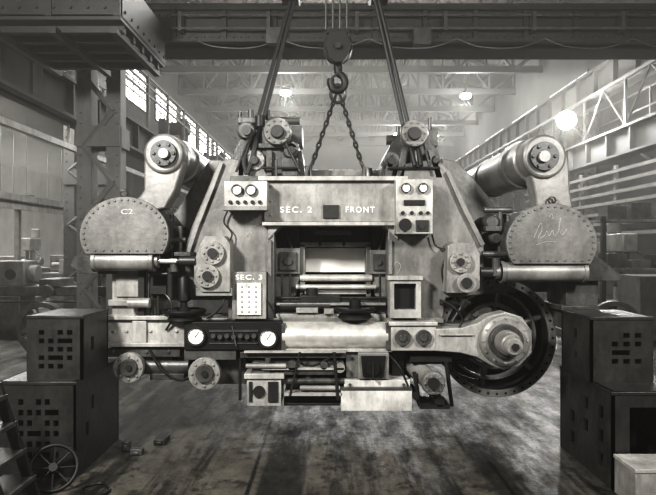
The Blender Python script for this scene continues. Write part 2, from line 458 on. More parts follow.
# ---------------------------------------------------------------- OVERHEAD CRANE
cr=empty("overhead_crane",(0,9,4.65),"dark riveted bridge crane with operator cab spanning the hall","overhead crane")
def girder(y,z0,z1,name,riv=True):
    p=P(CRANE)
    p.wbox(-4.6,7.25,y-.22,y+.22,z0,z0+.05); p.wbox(-4.6,7.25,y-.22,y+.22,z1-.05,z1); p.wbox(-4.6,7.25,y-.1,y+.1,z0,z1)
    x=-4.55
    while x<7.2:
        p.wbox(x-.035,x+.035,y-.17,y+.17,z0+.03,z1-.03)
        if riv:
            for k in range(5): p.lathe((x+.07,y-.1,z0+.12+k*.085),(0,-1,0),[(.02,0),(.012,.02)],6)
            p.wbox(x+.035,x+.16,y-.11,y-.1,z0+.05,z1-.05)
        x+=.75
    p.wbox(-4.6,7.25,y-.12,y-.1,z0+.05,z0+.14); p.wbox(-4.6,7.25,y-.12,y-.1,z1-.14,z1-.05)
    if riv:
        x=-4.5
        while x<5.6:
            for z in(z0+.095,z1-.095): p.lathe((x,y-.12,z),(0,-1,0),[(.024,0),(.016,.022)],6)
            x+=.11
    fin(p,name,cr)
girder(9.1,4.75,5.28,"girder")
girder(4.2,4.75,5.28,"girder",False)
p=P(CAST)
p.wcyl((-2.3,8.8,4.92),(7.2,8.8,4.92),.018,seg=8); p.wcyl((-2.3,8.82,5.12),(7.2,8.82,5.12),.013,seg=8)
x=-2.2
while x<7: p.wbox(x,x+.05,8.78,8.95,4.88,5.16); x+=1.3
p.wbox(1.25,1.5,8.72,8.88,4.66,4.9); p.wbox(-.9,-.65,8.74,8.88,4.68,4.88)
for k in range(7):
    x=-2.0+k*1.3
    p.sweep(smooth([Vector((x,8.85,4.78)),Vector((x+.35,8.85,4.66)),Vector((x+.9,8.85,4.65)),Vector((x+1.3,8.85,4.78))],6),.010,6)
fin(p,"conduit",cr)
p=P(CRANE)
for x in(-4.65,7.3):
    p.wbox(x-.12,x+.15,3.8,9.5,4.72,4.98)
fin(p,"end_carriage",cr)
p=P(CRANE)
for x in(-.55,.75):
    p.wbox(x-.12,x+.12,3.9,9.4,5.28,5.5)
p.wbox(-.7,.9,4.9,7.2,5.5,5.6)
p.wcyl((-.5,6.0,5.85),(.7,6.0,5.85),.25,seg=24)
fin(p,"trolley",cr)
p=P(CRANE)
p.wbox(-4.6,7.2,9.4,9.9,4.80,4.84)
for z in(5.35,5.7): p.wbox(-4.6,7.2,9.95,10,z,z+.05)
x=-4.6
while x<7.1:
    p.wcyl((x,9.95,4.85),(x+.5,9.95,5.7) ,.03,seg=5); p.wcyl((x+.5,9.95,5.7),(x+1,9.95,4.85),.03,seg=5); x+=1
fin(p,"walkway",cr)
p=P(CRANE)
p.wbox(-4.1,-2.42,7.0,8.9,4.36,4.42)
p.wbox(-4.1,-2.42,7.0,7.06,4.4,4.95); p.wbox(-4.1,-4.04,7.0,8.9,4.4,4.95); p.wbox(-2.48,-2.42,7.0,8.9,4.4,4.95)
for x in(-4.1,-3.3,-2.5):
    p.wbox(x,x+.08,6.98,7.06,4.4,5.6)
for k in range(5): p.wbox(-4.05,-2.45,7.2+k*.36,7.28+k*.36,4.28,4.36)
for k in range(3): p.wbox(-4.0+k*.72,-3.92+k*.72,7.05,8.85,4.22,4.30)
for k in range(8): p.lathe((-2.42,7.15+k*.24,4.5),(1,0,0),[(.022,0),(.014,.02)],6).lathe((-4.0+k*.2,7.0,4.5),(0,-1,0),[(.02,0),(.012,.02)],6)
p.wbox(-4.1,-2.42,7.0,9,5.5,5.6)
fin(p,"operator_cab",cr)
p=P(DARK)
for k in range(4): p.cz(326+k*7,-80,30,1.0,5.75,6)
fin(p,"hoist_rope",cr)
hb=empty("hook_block",PX(338,60,5.75),"black crane hook block with sheave and forged hook","crane hook")
p=P(BLACK)
ck=[(330,30),(346,30),(351,42),(347,56),(342,62),(334,62),(329,56),(325,42)]
p.pl(ck,5.58,5.66); p.pl(ck,5.84,5.92)
p.bx(327,28,349,33,5.6,5.9)
fin(p,"cheek_plate",hb,bev=.006)
p=P(BLACK); p.cy(338,45,14.5,5.66,5.84); fin(p,"sheave",hb)
p=P(DARK); p.cyp(338,45,[(3,0),(3,.42)],5.54); fin(p,"sheave_pin",hb)
p=P(BLACK)
pts=[PX(338,60,5.75),PX(338,72,5.75),PX(343,77,5.75),PX(345,84,5.75),PX(341,90,5.75),PX(334,90,5.75),PX(331,84,5.75),PX(331,79,5.75)]
p.sweep(smooth(pts,6),.036,12); p.cz(338,56,70,4.5,5.75)
fin(p,"hook",hb)
p=P(DARK); p.sg((331,79,5.72),(338,73,5.72),1.2,8); fin(p,"safety_latch",hb)
def chain(ctrl,lw,r):
    p=P(DARK)
    a=PX(*ctrl[0]); b=PX(*ctrl[1]); d=(b-a); n=max(4,int(d.length/(lw*1.5))); t=d.normalized(); u=Vector((0,1,0)); u=(u-t*u.dot(t)).normalized(); w=t.cross(u)
    for i in range(n+1):
        c=a+d*i/n; s=w if i%2 else (u+w*.35).normalized()
        L=d.length/n*.72; W=lw*.34
        pts=[c+t*(L*math.cos(k*math.pi/7))+s*(W*math.sin(k*math.pi/7)) for k in range(14)]
        p.sweep(pts,r,6,True)
    return p
p=chain(((335,98,5.75),(313,162,5.35)),.044,.009)
p.hose([(313,162,5.35),(310,170,5.35),(311,178,5.35),(314,181,5.35)],.016)
fin(p,"chain_sling",label="steel link chain leg hanging from the crane hook to the frame",cat="chain",group="chain sling legs")
p=chain(((341,98,5.75),(361,162,5.35)),.044,.009)
p.hose([(361,162,5.35),(364,170,5.35),(364,178,5.35),(361,181,5.35)],.016)
fin(p,"chain_sling",label="steel link chain leg hanging from the crane hook to the frame",cat="chain",group="chain sling legs")
p=P(DARK)
c=PX(338,94,5.75)
p.sweep([c+Vector((.07*math.cos(a*math.pi/10),0,.085*math.sin(a*math.pi/10))) for a in range(20)],.017,8,True)
fin(p,"lifting_ring",label="forged steel master ring in the crane hook",cat="lifting ring")
def sling(xb,yb,Yb,sg):
    p=P(BLACK)
    top=Vector((0.09+sg*.06,5.75,5.45))
    for o in(-2.8,2.8):
        b=PX(xb+o,yb,Yb); p.sweep([top+Vector((o*.008,0,0)),top.lerp(b,.5)+Vector((o*.0015,0,0)),b],.019,8)
    p.cz(xb,yb-6,yb+5,5,Yb)
    return p
p=sling(260,122,5.30,-1); p.hose([(257,126,5.30),(249,142,5.2),(244,160,5.16),(247,174,5.14)],.022); p.hose([(262,126,5.30),(256,142,5.2),(252,160,5.16),(247,174,5.14)],.022)
fin(p,"wire_rope_sling",label="doubled wire rope sling ending in a lifting lug",cat="wire rope sling",group="wire rope slings")
p=sling(407,130,5.35,1); p.hose([(405,132,5.35),(410,145,5.2),(415,166,5.12)],.022); p.hose([(410,132,5.35),(417,145,5.2),(421,166,5.12)],.022)
fin(p,"wire_rope_sling",label="doubled wire rope sling ending in a lifting lug",cat="wire rope sling",group="wire rope slings")

# ---------------------------------------------------------------- THE MACHINE
M=empty("rolling_mill_machine",(0,5.6,0.35),"huge grey steel mill machine hanging from crane slings over the floor","industrial machine")
p=P(MID)
LCH=[(230,158),(262,164),(268,178),(268,222),(274,228),(274,320),(228,320),(228,298),(186,296),(184,250),(192,226),(208,188),(218,162)]
RCH=[(398,178),(404,164),(438,158),(448,170),(464,206),(484,244),(484,294),(446,298),(442,322),(388,322),(388,228),(398,222)]
for pts in(LCH,RCH):
    p.pl(pts,5.2,5.45); p.pl([((x-CX)*5.2/6.5+CX,(y-CY)*5.2/6.5+CY) for x,y in pts],6.5,6.7)
fin(p,"side_frame",M,bev=.008)
p=P(MID)
p.pl([(186,252),(194,226),(210,188),(220,162),(223,163),(213,190),(198,228),(190,252)],5.16,5.2)
p.pl([(446,172),(449,170),(466,206),(485,244),(481,246),(462,208)],5.16,5.2)
p.bx(229,238,231,270,5.17,5.2); p.bx(268,240,271,318,5.17,5.2); p.bx(389,240,392,274,5.17,5.2)
fin(p,"edge_rib",M)
p=P(BEAM)
p.bx(264,180,402,222,5.17,5.5)
p.pl([(268,222),(284,222),(268,240)],5.18,5.45); p.pl([(398,222),(398,240),(380,222)],5.18,5.45)
for x in(271,394): 
    for y in(186,201,215): p.cy(x,y,1.6,5.16,5.18,6)
fin(p,"crossbeam",M,bev=.006)
p=P(LIGHT); p.bx(258,176,408,180.5,5.12,5.6); p.bx(262,222,404,225.5,5.12,5.5); fin(p,"beam_flange",M,bev=.004)
text("lettering","SEC. 2",296,210,5.165,5.6,M,STENCIL,32,space=1.25)
text("lettering","FRONT",360,210,5.165,5.6,M,STENCIL,29,space=1.25)
p=P(DARK); p.bx(323,205,339,218,5.15,5.175); fin(p,"name_plate",M)
p=P(MID)
for x0,x1 in((-.62,-.5),(.58,.7)): p.wbox(x0,x1,5.4,6.6,1.05,2.2)
p.wbox(-.6,.68,6.45,6.65,1.9,2.28)
p.wbox(-.6,.68,5.4,6.6,2.22,2.28)
fin(p,"tie_plate",M,bev=.005)
p=P(DARK); p.wbox(-.52,.58,6.3,6.4,1.0,1.95); fin(p,"rear_panel",M)
p=P(BLACK); p.bx(272,226,300,248,5.6,6.0); p.bx(372,226,390,250,5.6,6.0); fin(p,"upper_block",M)
p=P(MID)
p.bx(276,248,300,274,5.45,5.7); p.bx(370,250,388,274,5.45,5.7)
p.bx(300,244,305,318,5.5,5.7); p.bx(366,244,371,318,5.5,5.7)
p.bx(300,242,371,247,5.5,5.7)
p.pl([(276,274),(300,274),(296,296),(276,300)],5.5,5.6); p.pl([(388,274),(371,274),(375,296),(388,300)],5.5,5.6)
fin(p,"inner_bracket",M,bev=.004)
p=P(CAST)
p.bx(280,252,296,270,5.42,5.45); p.bx(373,254,385,270,5.42,5.45); p.cyp(288,261,[(4,0),(4,.03)],5.40,16); p.cyp(379,262,[(3,0),(3,.03)],5.40,16)
fin(p,"bracket_cap",M)
p=P(WHITE); p.bx(305,248,366,272,5.75,5.78); fin(p,"bright_view_plate",M,label="white plate standing in for the bright view through the opening")  # white plate put in for the bright view through to the back
p=P(STEEL); p.cx(300,372,278,3.5,5.5); p.cx(296,376,287,2.5,5.45); p.bx(303,291,369,294,5.5,5.6); fin(p,"guide_roller",M)
p=P(DARK)
p.bx(274,300,388,319,5.3,5.9); p.bx(300,296,340,303,5.25,5.6); p.cx(280,330,306,4,5.25); p.cz(312,288,304,6,5.35)
for x in(282,290,380): p.cz(x,274,302,1.2,5.3,8)
p.cx(276,388,298,1.5,5.3,8); p.sg((286,232,5.5),(296,262,5.5),2); p.sg((384,232,5.5),(376,262,5.5),2)
p.cz(344,226,246,1.5,5.5,8); p.cz(320,226,246,1.5,5.5,8); p.bx(314,230,352,235,5.45,5.6)
fin(p,"bed_slide",M,bev=.003)
p=P(BEAM); p.bx(276,303,386,305.5,5.22,5.4); p.bx(276,314,386,318,5.18,5.4); p.bx(296,308,318,313,5.15,5.4); p.bx(324,309,334,314,5.14,5.3); fin(p,"bed_rail",M,bev=.003)
def handwheel(x,y,R,Y,post):
    h=empty("hand_wheel",PX(x,y,Y),"","",M)
    p=P(BLACK); k=Y/F; c=PX(x,y,Y)
    p.sweep([c+Vector((R*k*math.cos(a*math.pi/16),R*k*math.sin(a*math.pi/16),0)) for a in range(32)],.017,8,True); fin(p,"rim",h)
    p=P(BLACK)
    for i in range(5):
        a=i*2*math.pi/5+.3; p.wcyl(c,c+Vector((R*k*math.cos(a),R*k*math.sin(a),0)),.012,seg=8)
    p.lathe(c-Vector((0,0,.05)),(0,0,1),[(.05,0),(.05,.07),(.03,.09)],16); fin(p,"spoke",h)
    p=P(BLACK)
    if post: p.lathe(c,(0,0,1),[(.03,0),(.03,post*.25),(.05,post*.3),(.05,post*.93),(.035,post),(0,post+.01)],16)
    p.lathe(c-Vector((0,0,.09)),(0,0,1),[(.09,0),(.15,.02),(.13,.05),(.04,.09)],20)
    fin(p,"spindle",h)
handwheel(184,311,20,5.13,.30)
handwheel(355,309,19,5.15,.09)
def cover(cx,cy,R,yb,Y,sq):
    a0=math.asin(max(-1,(cy-yb)/R/sq))
    pts=[]; n=44
    for i in range(n+1):
        a=a0+(math.pi-2*a0)*i/n
        pts.append((cx+R*math.cos(a),cy-R*sq*math.sin(a)))
    g=empty("end_cover",PX(cx,cy,Y),"","",M)
    p=P(COVER); p.pl(pts,Y,Y+.04)
    p.bolts(cx,cy,R-3.5,26,1.4,Y,.010,a0+.10,math.pi-a0-.10,sq=sq)
    for i in range(8): p.cy(cx-R*.66+i*R*.19,yb-3.5,1.2,Y-.009,Y+.002,6)
    fin(p,"cover_plate",g,bev=.004)
    p=P(CAST); p.pl([(cx+(x-cx)*.93,cy+(y-cy)*.93) for x,y in pts],Y+.04,Y+.75)
    fin(p,"housing_body",g,bev=.004)
    p=P(DARK)
    p.sweep([PX(cx,cy-R*sq-3,Y+.02)+Vector((.03*math.cos(a*.785),0,.03*math.sin(a*.785))) for a in range(8)],.008,6,True); p.cz(cx,cy-R*sq+0,cy-R*sq+3,1.5,Y+.02,8)
    fin(p,"eye_bolt",g)
    return g
cover(124,235,44.5,254,4.93,.86); cover(552,243,45.5,264,4.93,.87)
text("chalk_mark","C2",127,212,4.927,4.8,M,CHALK,12,0,.0006)
def chalk(ctrl,Y):
    p=P(CHALK)
    for c in ctrl: p.hose([(x,y,Y) for x,y in c],.0017,5,5)
    fin(p,"chalk_mark",M)
chalk([[(534,238),(538,228),(541,223),(542,230),(538,238),(544,236),(547,231),(549,236),(553,230),(554,236),(558,232),(560,224),(561,218),(559,226),(562,235),(567,229)],[(536,245),(545,242),(556,242)],[(549,217),(552,214),(553,219)]],4.928)
chalk([[(246,238),(250,232),(253,236)],[(392,270),(396,262),(401,266),(397,274)]],5.197)
def hyd(x0,x1,y,r,Y,xr,sgn):
    g=empty("hydraulic_cylinder",PX((x0+x1)/2,y,Y),"","",M)
    p=P(MID); p.cx(x0,x1,y,r,Y)
    for x in(x0,x1-3): p.cx(x,x+4,y,r*1.1,Y)
    p.cx(x0-5 if sgn<0 else x1,x0 if sgn<0 else x1+5,y,r*.7,Y)
    fin(p,"barrel",g,bev=.004)
    p=P(STEEL); p.cx(min(xr,x0 if sgn<0 else x1),max(xr,x0 if sgn<0 else x1),y,2.6,Y); fin(p,"piston_rod",g)
    e=xr
    p=P(DARK); p.cx(e-8,e+8,y,5,Y); p.cx(e-11 if sgn>0 else e+5,e-5 if sgn>0 else e+11,y,3.5,Y); fin(p,"rod_end",g,bev=.003)
hyd(94,154,261,10,5.02,188,1)
hyd(500,584,272,10,5.02,488,-1)
p=P(BEAM)
p.pl([(200,244),(205,236),(224,236),(230,244),(230,292),(202,292),(194,284),(194,262)],5.0,5.2)
p.cyp(212,253,[(12,0),(12,.08)],4.96); p.cyp(207,276,[(12,0),(11,.08)],4.96)
p.bx(196,288,232,296,5.02,5.3)
p.bolts(212,253,8.5,8,1.3,4.96); p.bolts(207,276,8.5,8,1.3,4.96)
fin(p,"clevis_bracket",M,bev=.004)
p=P(BEAM)
p.pl([(448,246),(455,242),(474,244),(480,254),(480,288),(474,293),(446,293)],5.0,5.2)
p.cyp(461,262,[(11,0),(11,.08)],4.96); p.cyp(467,283,[(10,0),(9,.08)],4.95); p.bolts(461,262,8,8,1.3,4.96)
fin(p,"clevis_bracket",M,bev=.004)
p=P(DARK)
for x,y,r in((212,253,5),(207,276,5),(461,262,4),(467,283,5.5)): p.cyp(x,y,[(r,0),(r*.9,.05)],4.93)
fin(p,"clevis_pin",M,bev=.002)
def lever(hx,hy,hr,arm,Y):
    g=empty("lever_arm",PX(hx,hy,Y),"","",M)
    p=P(MID); p.pl(arm,Y+.04,Y+.22); p.cyp(hx,hy,[(hr*1.05,0),(hr*1.12,.03),(hr*1.12,.2)],Y)
    fin(p,"arm",g,bev=.014)
    p=P(DARK); p.cyp(hx,hy,[(hr*.72,0),(hr*.72,.05)],Y-.04); p.bolts(hx,hy,hr*.55,6,1.8,Y-.04,.015); fin(p,"hub_cap",g,bev=.003)
    p=P(MID); p.cyp(hx,hy,[(hr*.28,0),(hr*.3,.06)],Y-.075); fin(p,"pin",g)
    p=P(SHAFT); c=PX(hx,hy,Y); r=hr*1.2*Y/F
    p.lathe(c,(0,1,0),[(r*.85,.2),(r*1.0,.22),(r*1.0,.5),(r*1.1,.5),(r*1.1,.62),(r,.62),(r,1.5),(r*1.05,1.5),(r*1.05,1.58),(r,1.58),(r,2.8),(r*1.1,2.8),(r*1.1,2.95),(r,2.95),(r,4.0)],36)
    fin(p,"torque_shaft",g)
    p=P(MID); p.wbox(c.x-.14,c.x+.14,Y+2.2,Y+2.6,c.z-.95,c.z); fin(p,"shaft_support",g,bev=.01)
lever(163,153,18,[(144,160),(148,142),(164,134),(182,146),(183,164),(175,190),(165,208),(138,214),(134,204),(144,190)],4.94)
lever(545,156,20,[(526,158),(532,140),(548,134),(563,142),(569,160),(570,190),(576,222),(538,222),(536,196),(532,178)],4.94)
p=P(CAST); p.pl([(74,256),(92,256),(96,262),(114,264),(114,274),(84,274),(70,266)],5.08,5.7); fin(p,"support_pad",M,bev=.004)
p=P(CAST); p.pl([(584,256),(600,258),(622,276),(620,281),(566,281),(566,272),(584,270)],5.08,5.7); fin(p,"support_pad",M,bev=.004)
p=P(BEAM); p.bx(112,270,149,318,5.14,5.6); p.bx(108,300,152,306,5.10,5.6); p.bx(116,276,145,297,5.12,5.15)
p.cx(128,150,303,5,5.05); fin(p,"support_post",M,bev=.005)
p=P(CAST); p.bx(566,280,598,330,5.15,5.6); p.bx(562,306,600,311,5.1,5.6); fin(p,"support_post",M,bev=.005)
p=P(DARK); p.bx(138,270,144,316,5.08,5.14); p.cz(152,276,318,2,5.1); p.cz(158,286,318,1.6,5.1); p.bx(150,286,166,294,5.06,5.2); p.cz(170,268,300,3,5.08); p.cx(150,176,274,2,5.08); p.hose([(160,290,5.1),(170,300,5.05),(172,318,5.05),(166,330,5.08)],.01); fin(p,"pipe_run",M)
p=P(LIGHT); p.bx(108,318,190,346,5.1,5.55); p.bx(106,316,192,320,5.06,5.6); p.bx(106,343,192,347,5.06,5.6)
for x in(114,126,150,176): 
    p.cy(x,331,1.8,5.085,5.11,6)
p.bx(132,321,146,343,5.07,5.12)
fin(p,"lower_beam",M,bev=.004)
p=P(MID); p.bx(188,324,500,350,5.3,5.6); p.bx(188,318,444,323,5.18,5.6); fin(p,"cross_member",M,bev=.005)
gp=empty("gauge_panel",PX(232,336,5.03),"","",M)
p=P(BLACK); p.bx(184,322,281,350,5.03,5.2); fin(p,"panel_body",gp,bev=.005)
def gauge(x,y,r,Y,par):
    g=empty("gauge",PX(x,y,Y),"","",par)
    p=P(DARK); p.ring(PX(x,y,Y),(0,-1,0),r*1.15*Y/F,r*.92*Y/F,-.01,.022,28); fin(p,"bezel",g)
    p=P(WHITE); p.cy(x,y,r,Y-.008,Y,28); fin(p,"dial_face",g,label="white dial face")
    p=P(INK)
    for i in range(9):
        a=math.radians(-50+i*35)
        p.sg((x+r*.7*math.cos(a),y-r*.7*math.sin(a),Y-.009),(x+r*.82*math.cos(a),y-r*.82*math.sin(a),Y-.009),max(.15,r*.035),4)
    p.sg((x-r*.15,y+r*.2,Y-.011),(x+r*.3,y-r*.45,Y-.011),max(.2,r*.05),4)
    fin(p,"needle",g)
gauge(196,336,8.6,5.02,gp); gauge(268,338,8.6,5.02,gp)
for i in range(7):
    p=P(CAST); x=213+i*6.8; p.cyp(x,336+(i%2),[(2.4,0),(2.4,.02),(1.6,.03)],4.995,12); fin(p,"knob",gp)
p=P(CAST); p.bx(209,330,258,332,5.018,5.032); p.bx(209,343,258,344,5.018,5.032); p.sg((232,326,5.02),(236,346,5.0),.8,8); fin(p,"trim_strip",gp)
g=empty("roller",PX(335,335,5.15),"","",M)
p=P(STEEL); p.lathe(PX(282,335,5.15),(1,0,0),[(.10,0),(.114,.01),(.114,.90),(.10,.91)],48); fin(p,"roller_barrel",g,label="polished steel roller barrel")
p=P(CAST); p.bx(280,324,285,350,5.04,5.3); p.bx(386,324,392,350,5.04,5.3); fin(p,"end_bearing",g,bev=.003)
p=P(LIGHT); p.bx(280,349,392,352,5.06,5.3); fin(p,"scraper_plate",g,bev=.002)
p=P(LIGHT); p.bx(391,324,436,351,5.02,5.3); p.bx(389,322,438,326,5.0,5.3); fin(p,"bearing_block",M,bev=.006)
p=P(CAST)
for x in(403,424): p.cyp(x,338,[(8,0),(8,.03)],4.99); p.cyp(x,338,[(4,0),(4,.04)],4.975,6)
fin(p,"block_cap",M,bev=.002)
# open ring drum
g=empty("ring_wheel",PX(497,338,5.45),"","",M)
c=PX(497,338,5.45); k=5.45/F
p=P(MID); p.ring(c,(0,1,0),59.5*k,52.5*k,0,.035,64)
fin(p,"rim",g,bev=.003,label="thin drilled steel rim flange")
p=P(DARK); p.ring(c,(0,1,0),57*k,55*k,.035,.75,64); p.ring(c,(0,1,0),58*k,50*k,.72,.76,64); fin(p,"drum_shell",g)
p=P(BLACK); p.bolts(497,338,56,40,1.3,5.45,.004,seg=10)
fin(p,"screw",g,label="black bolt holes around the rim")
p=P(BEAM)
for i in range(6):
    a=i*math.pi/3+.35
    u=Vector((math.cos(a),0,math.sin(a))); cc=c+Vector((0,.22,0))
    p.wcyl(cc+u*10*k,cc+u*55*k,.032,.026,8)
p.ring(c,(0,1,0),46*k,43.5*k,.18,.28,48); p.ring(c,(0,1,0),34*k,30*k,.14,.28,40)
p.lathe(c+Vector((0,.08,0)),(0,1,0),[(18*k,0),(20*k,.3)],24)
fin(p,"spoke",g)
p=P(CAST); p.ring(c,(0,1,0),54*k,26*k,.55,.60,48); p.bolts(497,338,44,16,2.2,6.0,.03); fin(p,"web_plate",g)
g=empty("swing_arm",PX(470,341,5.05),"","",M)
p=P(LIGHT); p.pl([(434,329),(462,328),(478,323),(489,316),(506,312),(522,317),(532,331),(532,353),(520,366),(504,370),(490,365),(476,357),(460,353),(434,351)],5.02,5.2)
p.bx(440,334,474,336,5.0,5.03)
fin(p,"arm",g,bev=.012)
p=P(BEAM); p.cyp(506,341,[(22,-.02),(25,0),(26,.05),(26,.3)],4.97,40); p.bolts(506,341,22.3,12,1.5,4.955,.012); fin(p,"hub",g,bev=.003)
p=P(CAST); p.cyp(507,342,[(17,0),(17.5,.05)],4.90,32); fin(p,"hub_cap",g,bev=.003)
p=P(BEAM); p.cyp(510,344,[(12,0),(12.5,.10)],4.79,32); p.cyp(515,347,[(8,0),(9,.01),(9,.08),(10.5,.09),(10.5,.22)],4.58,28); fin(p,"shaft_end",g,bev=.002)
p=P(DARK); p.cyp(516,347.5,[(4,0),(4,.03)],4.56,6); fin(p,"shaft_nut",g)
cp=empty("control_box",PX(245,195,5.08),"","",M)
p=P(LIGHT); p.bx(224,181,267,209,5.0,5.2); fin(p,"box_body",cp,bev=.005)
p=P(MID); p.bx(222,206,267,210,4.97,5.1); fin(p,"lower_ledge",cp)
gauge(237,190,4.8,4.99,cp); gauge(251,190,4.8,4.99,cp)
for i in range(5):
    p=P(BLACK); p.cyp(230+i*7.4,202,[(1.8,0),(2,.02)],4.98,12); fin(p,"knob",cp)
cp=empty("control_box",PX(415,207,5.05),"","",M)
p=P(LIGHT); p.bx(396,179,433,234,5.0,5.2); fin(p,"box_body",cp,bev=.005)
gauge(406,188,4.3,4.99,cp); gauge(423,188,4.3,4.99,cp)
p=P(BLACK); p.bx(404,200,425,205,4.985,5.01); fin(p,"name_plate",cp)
for x,y,r in((403,213,2.0),(412,213,2.0),(421,213,2.0),(428,213,1.8)):
    p=P(BLACK); p.cyp(x,y,[(r,0),(r,.02)],4.98,12); fin(p,"knob",cp)
p=P(BLACK); p.cyp(405,225,[(6.5,-.02),(6,0),(3,.03)],4.985,20); fin(p,"horn",cp)
p=P(DARK); p.bx(416,220,429,231,4.985,5.01); p.cyp(422,226,[(3,0),(3,.02)],4.97,12); fin(p,"switch",cp)
b=empty("terminal_box",PX(249,296,5.1),"","",M)
p=P(BEAM); p.bx(232,272,266,319,5.08,5.2); fin(p,"box_body",b,bev=.003)
p=P(PALE); p.bx(237,283,261,315,5.06,5.09); fin(p,"cover_plate",b,bev=.002,label="pale drilled cover plate")
p=P(INK)
for i in range(3):
    for j in range(6): p.cy(242+i*7,287+j*5,.8,5.057,5.063,8)
fin(p,"screw",b)
text("lettering","SEC. 3",249,277.5,5.077,4.6,b,STENCIL,27,space=1.15)
b=empty("junction_box",PX(405,296,5.1),"","",M)
p=P(LIGHT); p.perf(PX(390,318,5.06),(1,0,0),(0,0,1),(0,-1,0),31*5.06/F,42*5.06/F,[(.035,.07,.22,.29)],.1); p.bx(388,276,423,280,5.04,5.2); fin(p,"box_body",b)
p=P(BLACK); p.bx(392,282,420,316,5.13,5.16); fin(p,"dark_window",b,label="dark square window")
g=empty("drive_unit",PX(265,150,5.3),"","",M)
p=P(CAST)
p.pl([(232,182),(234,150),(242,136),(262,132),(292,140),(302,152),(306,182)],5.25,6.0)
p.cyp(246,130,[(8,0),(10,.06),(10,.6)],5.2); p.bx(238,117,256,123,5.3,5.5)
p.cyp(291,150,[(7,0),(9,.05),(9,.6)],5.2)
p.bx(230,176,308,182,5.15,6.0); p.bx(256,143,298,148,5.2,5.8)
p.bx(266,150,272,176,5.2,5.3); p.bx(282,158,298,176,5.18,5.3); p.bx(238,148,244,176,5.2,5.3)
p.cx(268,300,121,4,5.6,16); p.bx(288,126,302,144,5.5,5.8)
fin(p,"gear_housing",g,bev=.005)
p=P(MID); p.cyp(277,131,[(13,0),(14,.02),(14,.1),(11,.1),(11,.7)],5.12); p.bolts(277,131,10.8,10,1.2,5.12)
p.cyp(254,160,[(10,0),(11,.02),(11,.12)],5.18); p.bolts(254,160,8.5,8,1.1,5.18)
fin(p,"motor_flange",g,bev=.003)
p=P(DARK); p.cyp(277,131,[(6,-.01),(7,.03)],5.08); p.cyp(254,160,[(4,-.01),(5,.03)],5.14); p.cyp(291,150,[(4,0),(4,.05)],5.15); p.cyp(246,130,[(5,0),(5,.05)],5.16)
p.cz(251,110,122,3,5.35); p.cz(268,110,120,2,5.35); p.cz(240,112,124,2,5.35)
p.cz(276,160,176,1.5,5.15,8); p.cx(262,300,168,1.4,5.15,8); p.sg((284,140,5.15),(300,172,5.15),1.3,8); p.sg((236,172,5.15),(248,140,5.15),1.3,8)
fin(p,"shaft_end",g)
g=empty("drive_unit",PX(415,150,5.3),"","",M)
p=P(CAST)
p.pl([(378,182),(384,158),(392,142),(402,132),(426,136),(438,150),(444,182)],5.4,6.0); p.bx(378,176,446,181,5.3,6)
p.pl([(384,180),(389,156),(394,154),(392,180)],5.2,5.4); p.pl([(396,178),(402,148),(409,146),(404,178)],5.2,5.4); p.pl([(436,178),(428,150),(434,150),(443,178)],5.2,5.4)
p.cyp(392,160,[(8,0),(8,.3)],5.2); p.cyp(436,160,[(5,0),(5,.4)],5.2); p.cx(386,404,140,5,5.5,16); p.bx(424,128,438,146,5.5,5.8)
fin(p,"gear_housing",g,bev=.004)
p=P(MID); p.cyp(415,133,[(13,0),(14,.02),(14,.1),(11,.1),(11,.8)],5.12); p.bolts(415,133,11,10,1.3,5.12); p.cz(415,142,178,3.5,5.3); fin(p,"motor_flange",g,bev=.003)
p=P(DARK); p.cyp(415,133,[(6,-.01),(7,.03)],5.08); p.cyp(392,160,[(4,0),(4,.05)],5.16); p.cyp(436,160,[(3,0),(3,.05)],5.16)
p.sg((424,144,5.2),(432,176,5.2),1.3,8); p.cx(388,440,168,1.4,5.18,8)
p.cz(398,126,140,2,5.5,8); p.cz(430,118,130,2,5.5,8)
fin(p,"shaft_end",g)
p=P(MID); p.cz(369,168,178,5,5.5,r2=3); p.cz(305,166,178,3,5.5); p.bx(300,170,386,176,5.6,6.0); fin(p,"top_fitting",M,bev=.003)
p=P(MID)
p.pl([(222,160),(230,300),(146,300),(146,246),(166,224),(180,206),(198,176),(210,160)],5.62,5.8)
p.pl([(442,158),(458,162),(480,186),(500,212),(518,228),(520,292),(440,296)],5.62,5.8)
p.bx(470,280,566,292,6.1,6.3)
fin(p,"rear_plate",M,bev=.006)
p=P(DARK)
p.cz(504,214,262,2,5.4,8); p.cz(172,214,262,2,5.35,8)
fin(p,"brace_rod",M)
p=P(CAST)
for x,y,r in((492,222,7),(496,238,6),(174,232,6),(170,246,5)): p.cyp(x,y,[(r*.8,-.02),(r,0),(r,.4)],5.25)
p.cz(500,212,262,2.5,5.3); p.cz(508,216,262,2,5.3); p.cx(484,512,210,3,5.3); p.bx(486,226,502,231,5.2,5.4); p.bx(486,252,506,258,5.1,5.3)
p.cx(164,186,240,3,5.2); p.cz(180,226,258,2.5,5.2); p.bx(174,252,190,256,5.0,5.2); p.cz(174,262,272,4,5.05)
p.cx(482,510,254,3,5.1); p.cz(496,258,276,4,5.0)
fin(p,"valve_cluster",M,bev=.002)
p=P(BLACK)
p.hose([(225,292,5.1),(222,305,5.05),(216,312,5.05),(206,318,5.05)],.01)
p.hose([(266,300,5.1),(272,308,5.1),(276,318,5.1)],.008)
p.hose([(440,300,5.1),(452,306,5.05),(462,318,5.05),(458,330,5.05)],.01)
p.hose([(296,350,5.1),(300,362,5.05),(312,366,5.05),(330,358,5.05)],.01)
p.hose([(150,350,5.1),(160,368,5.0),(178,380,5.0),(190,378,5.05)],.010)
p.hose([(386,352,5.1),(400,368,5.05),(412,392,5.05),(430,400,5.1)],.010)
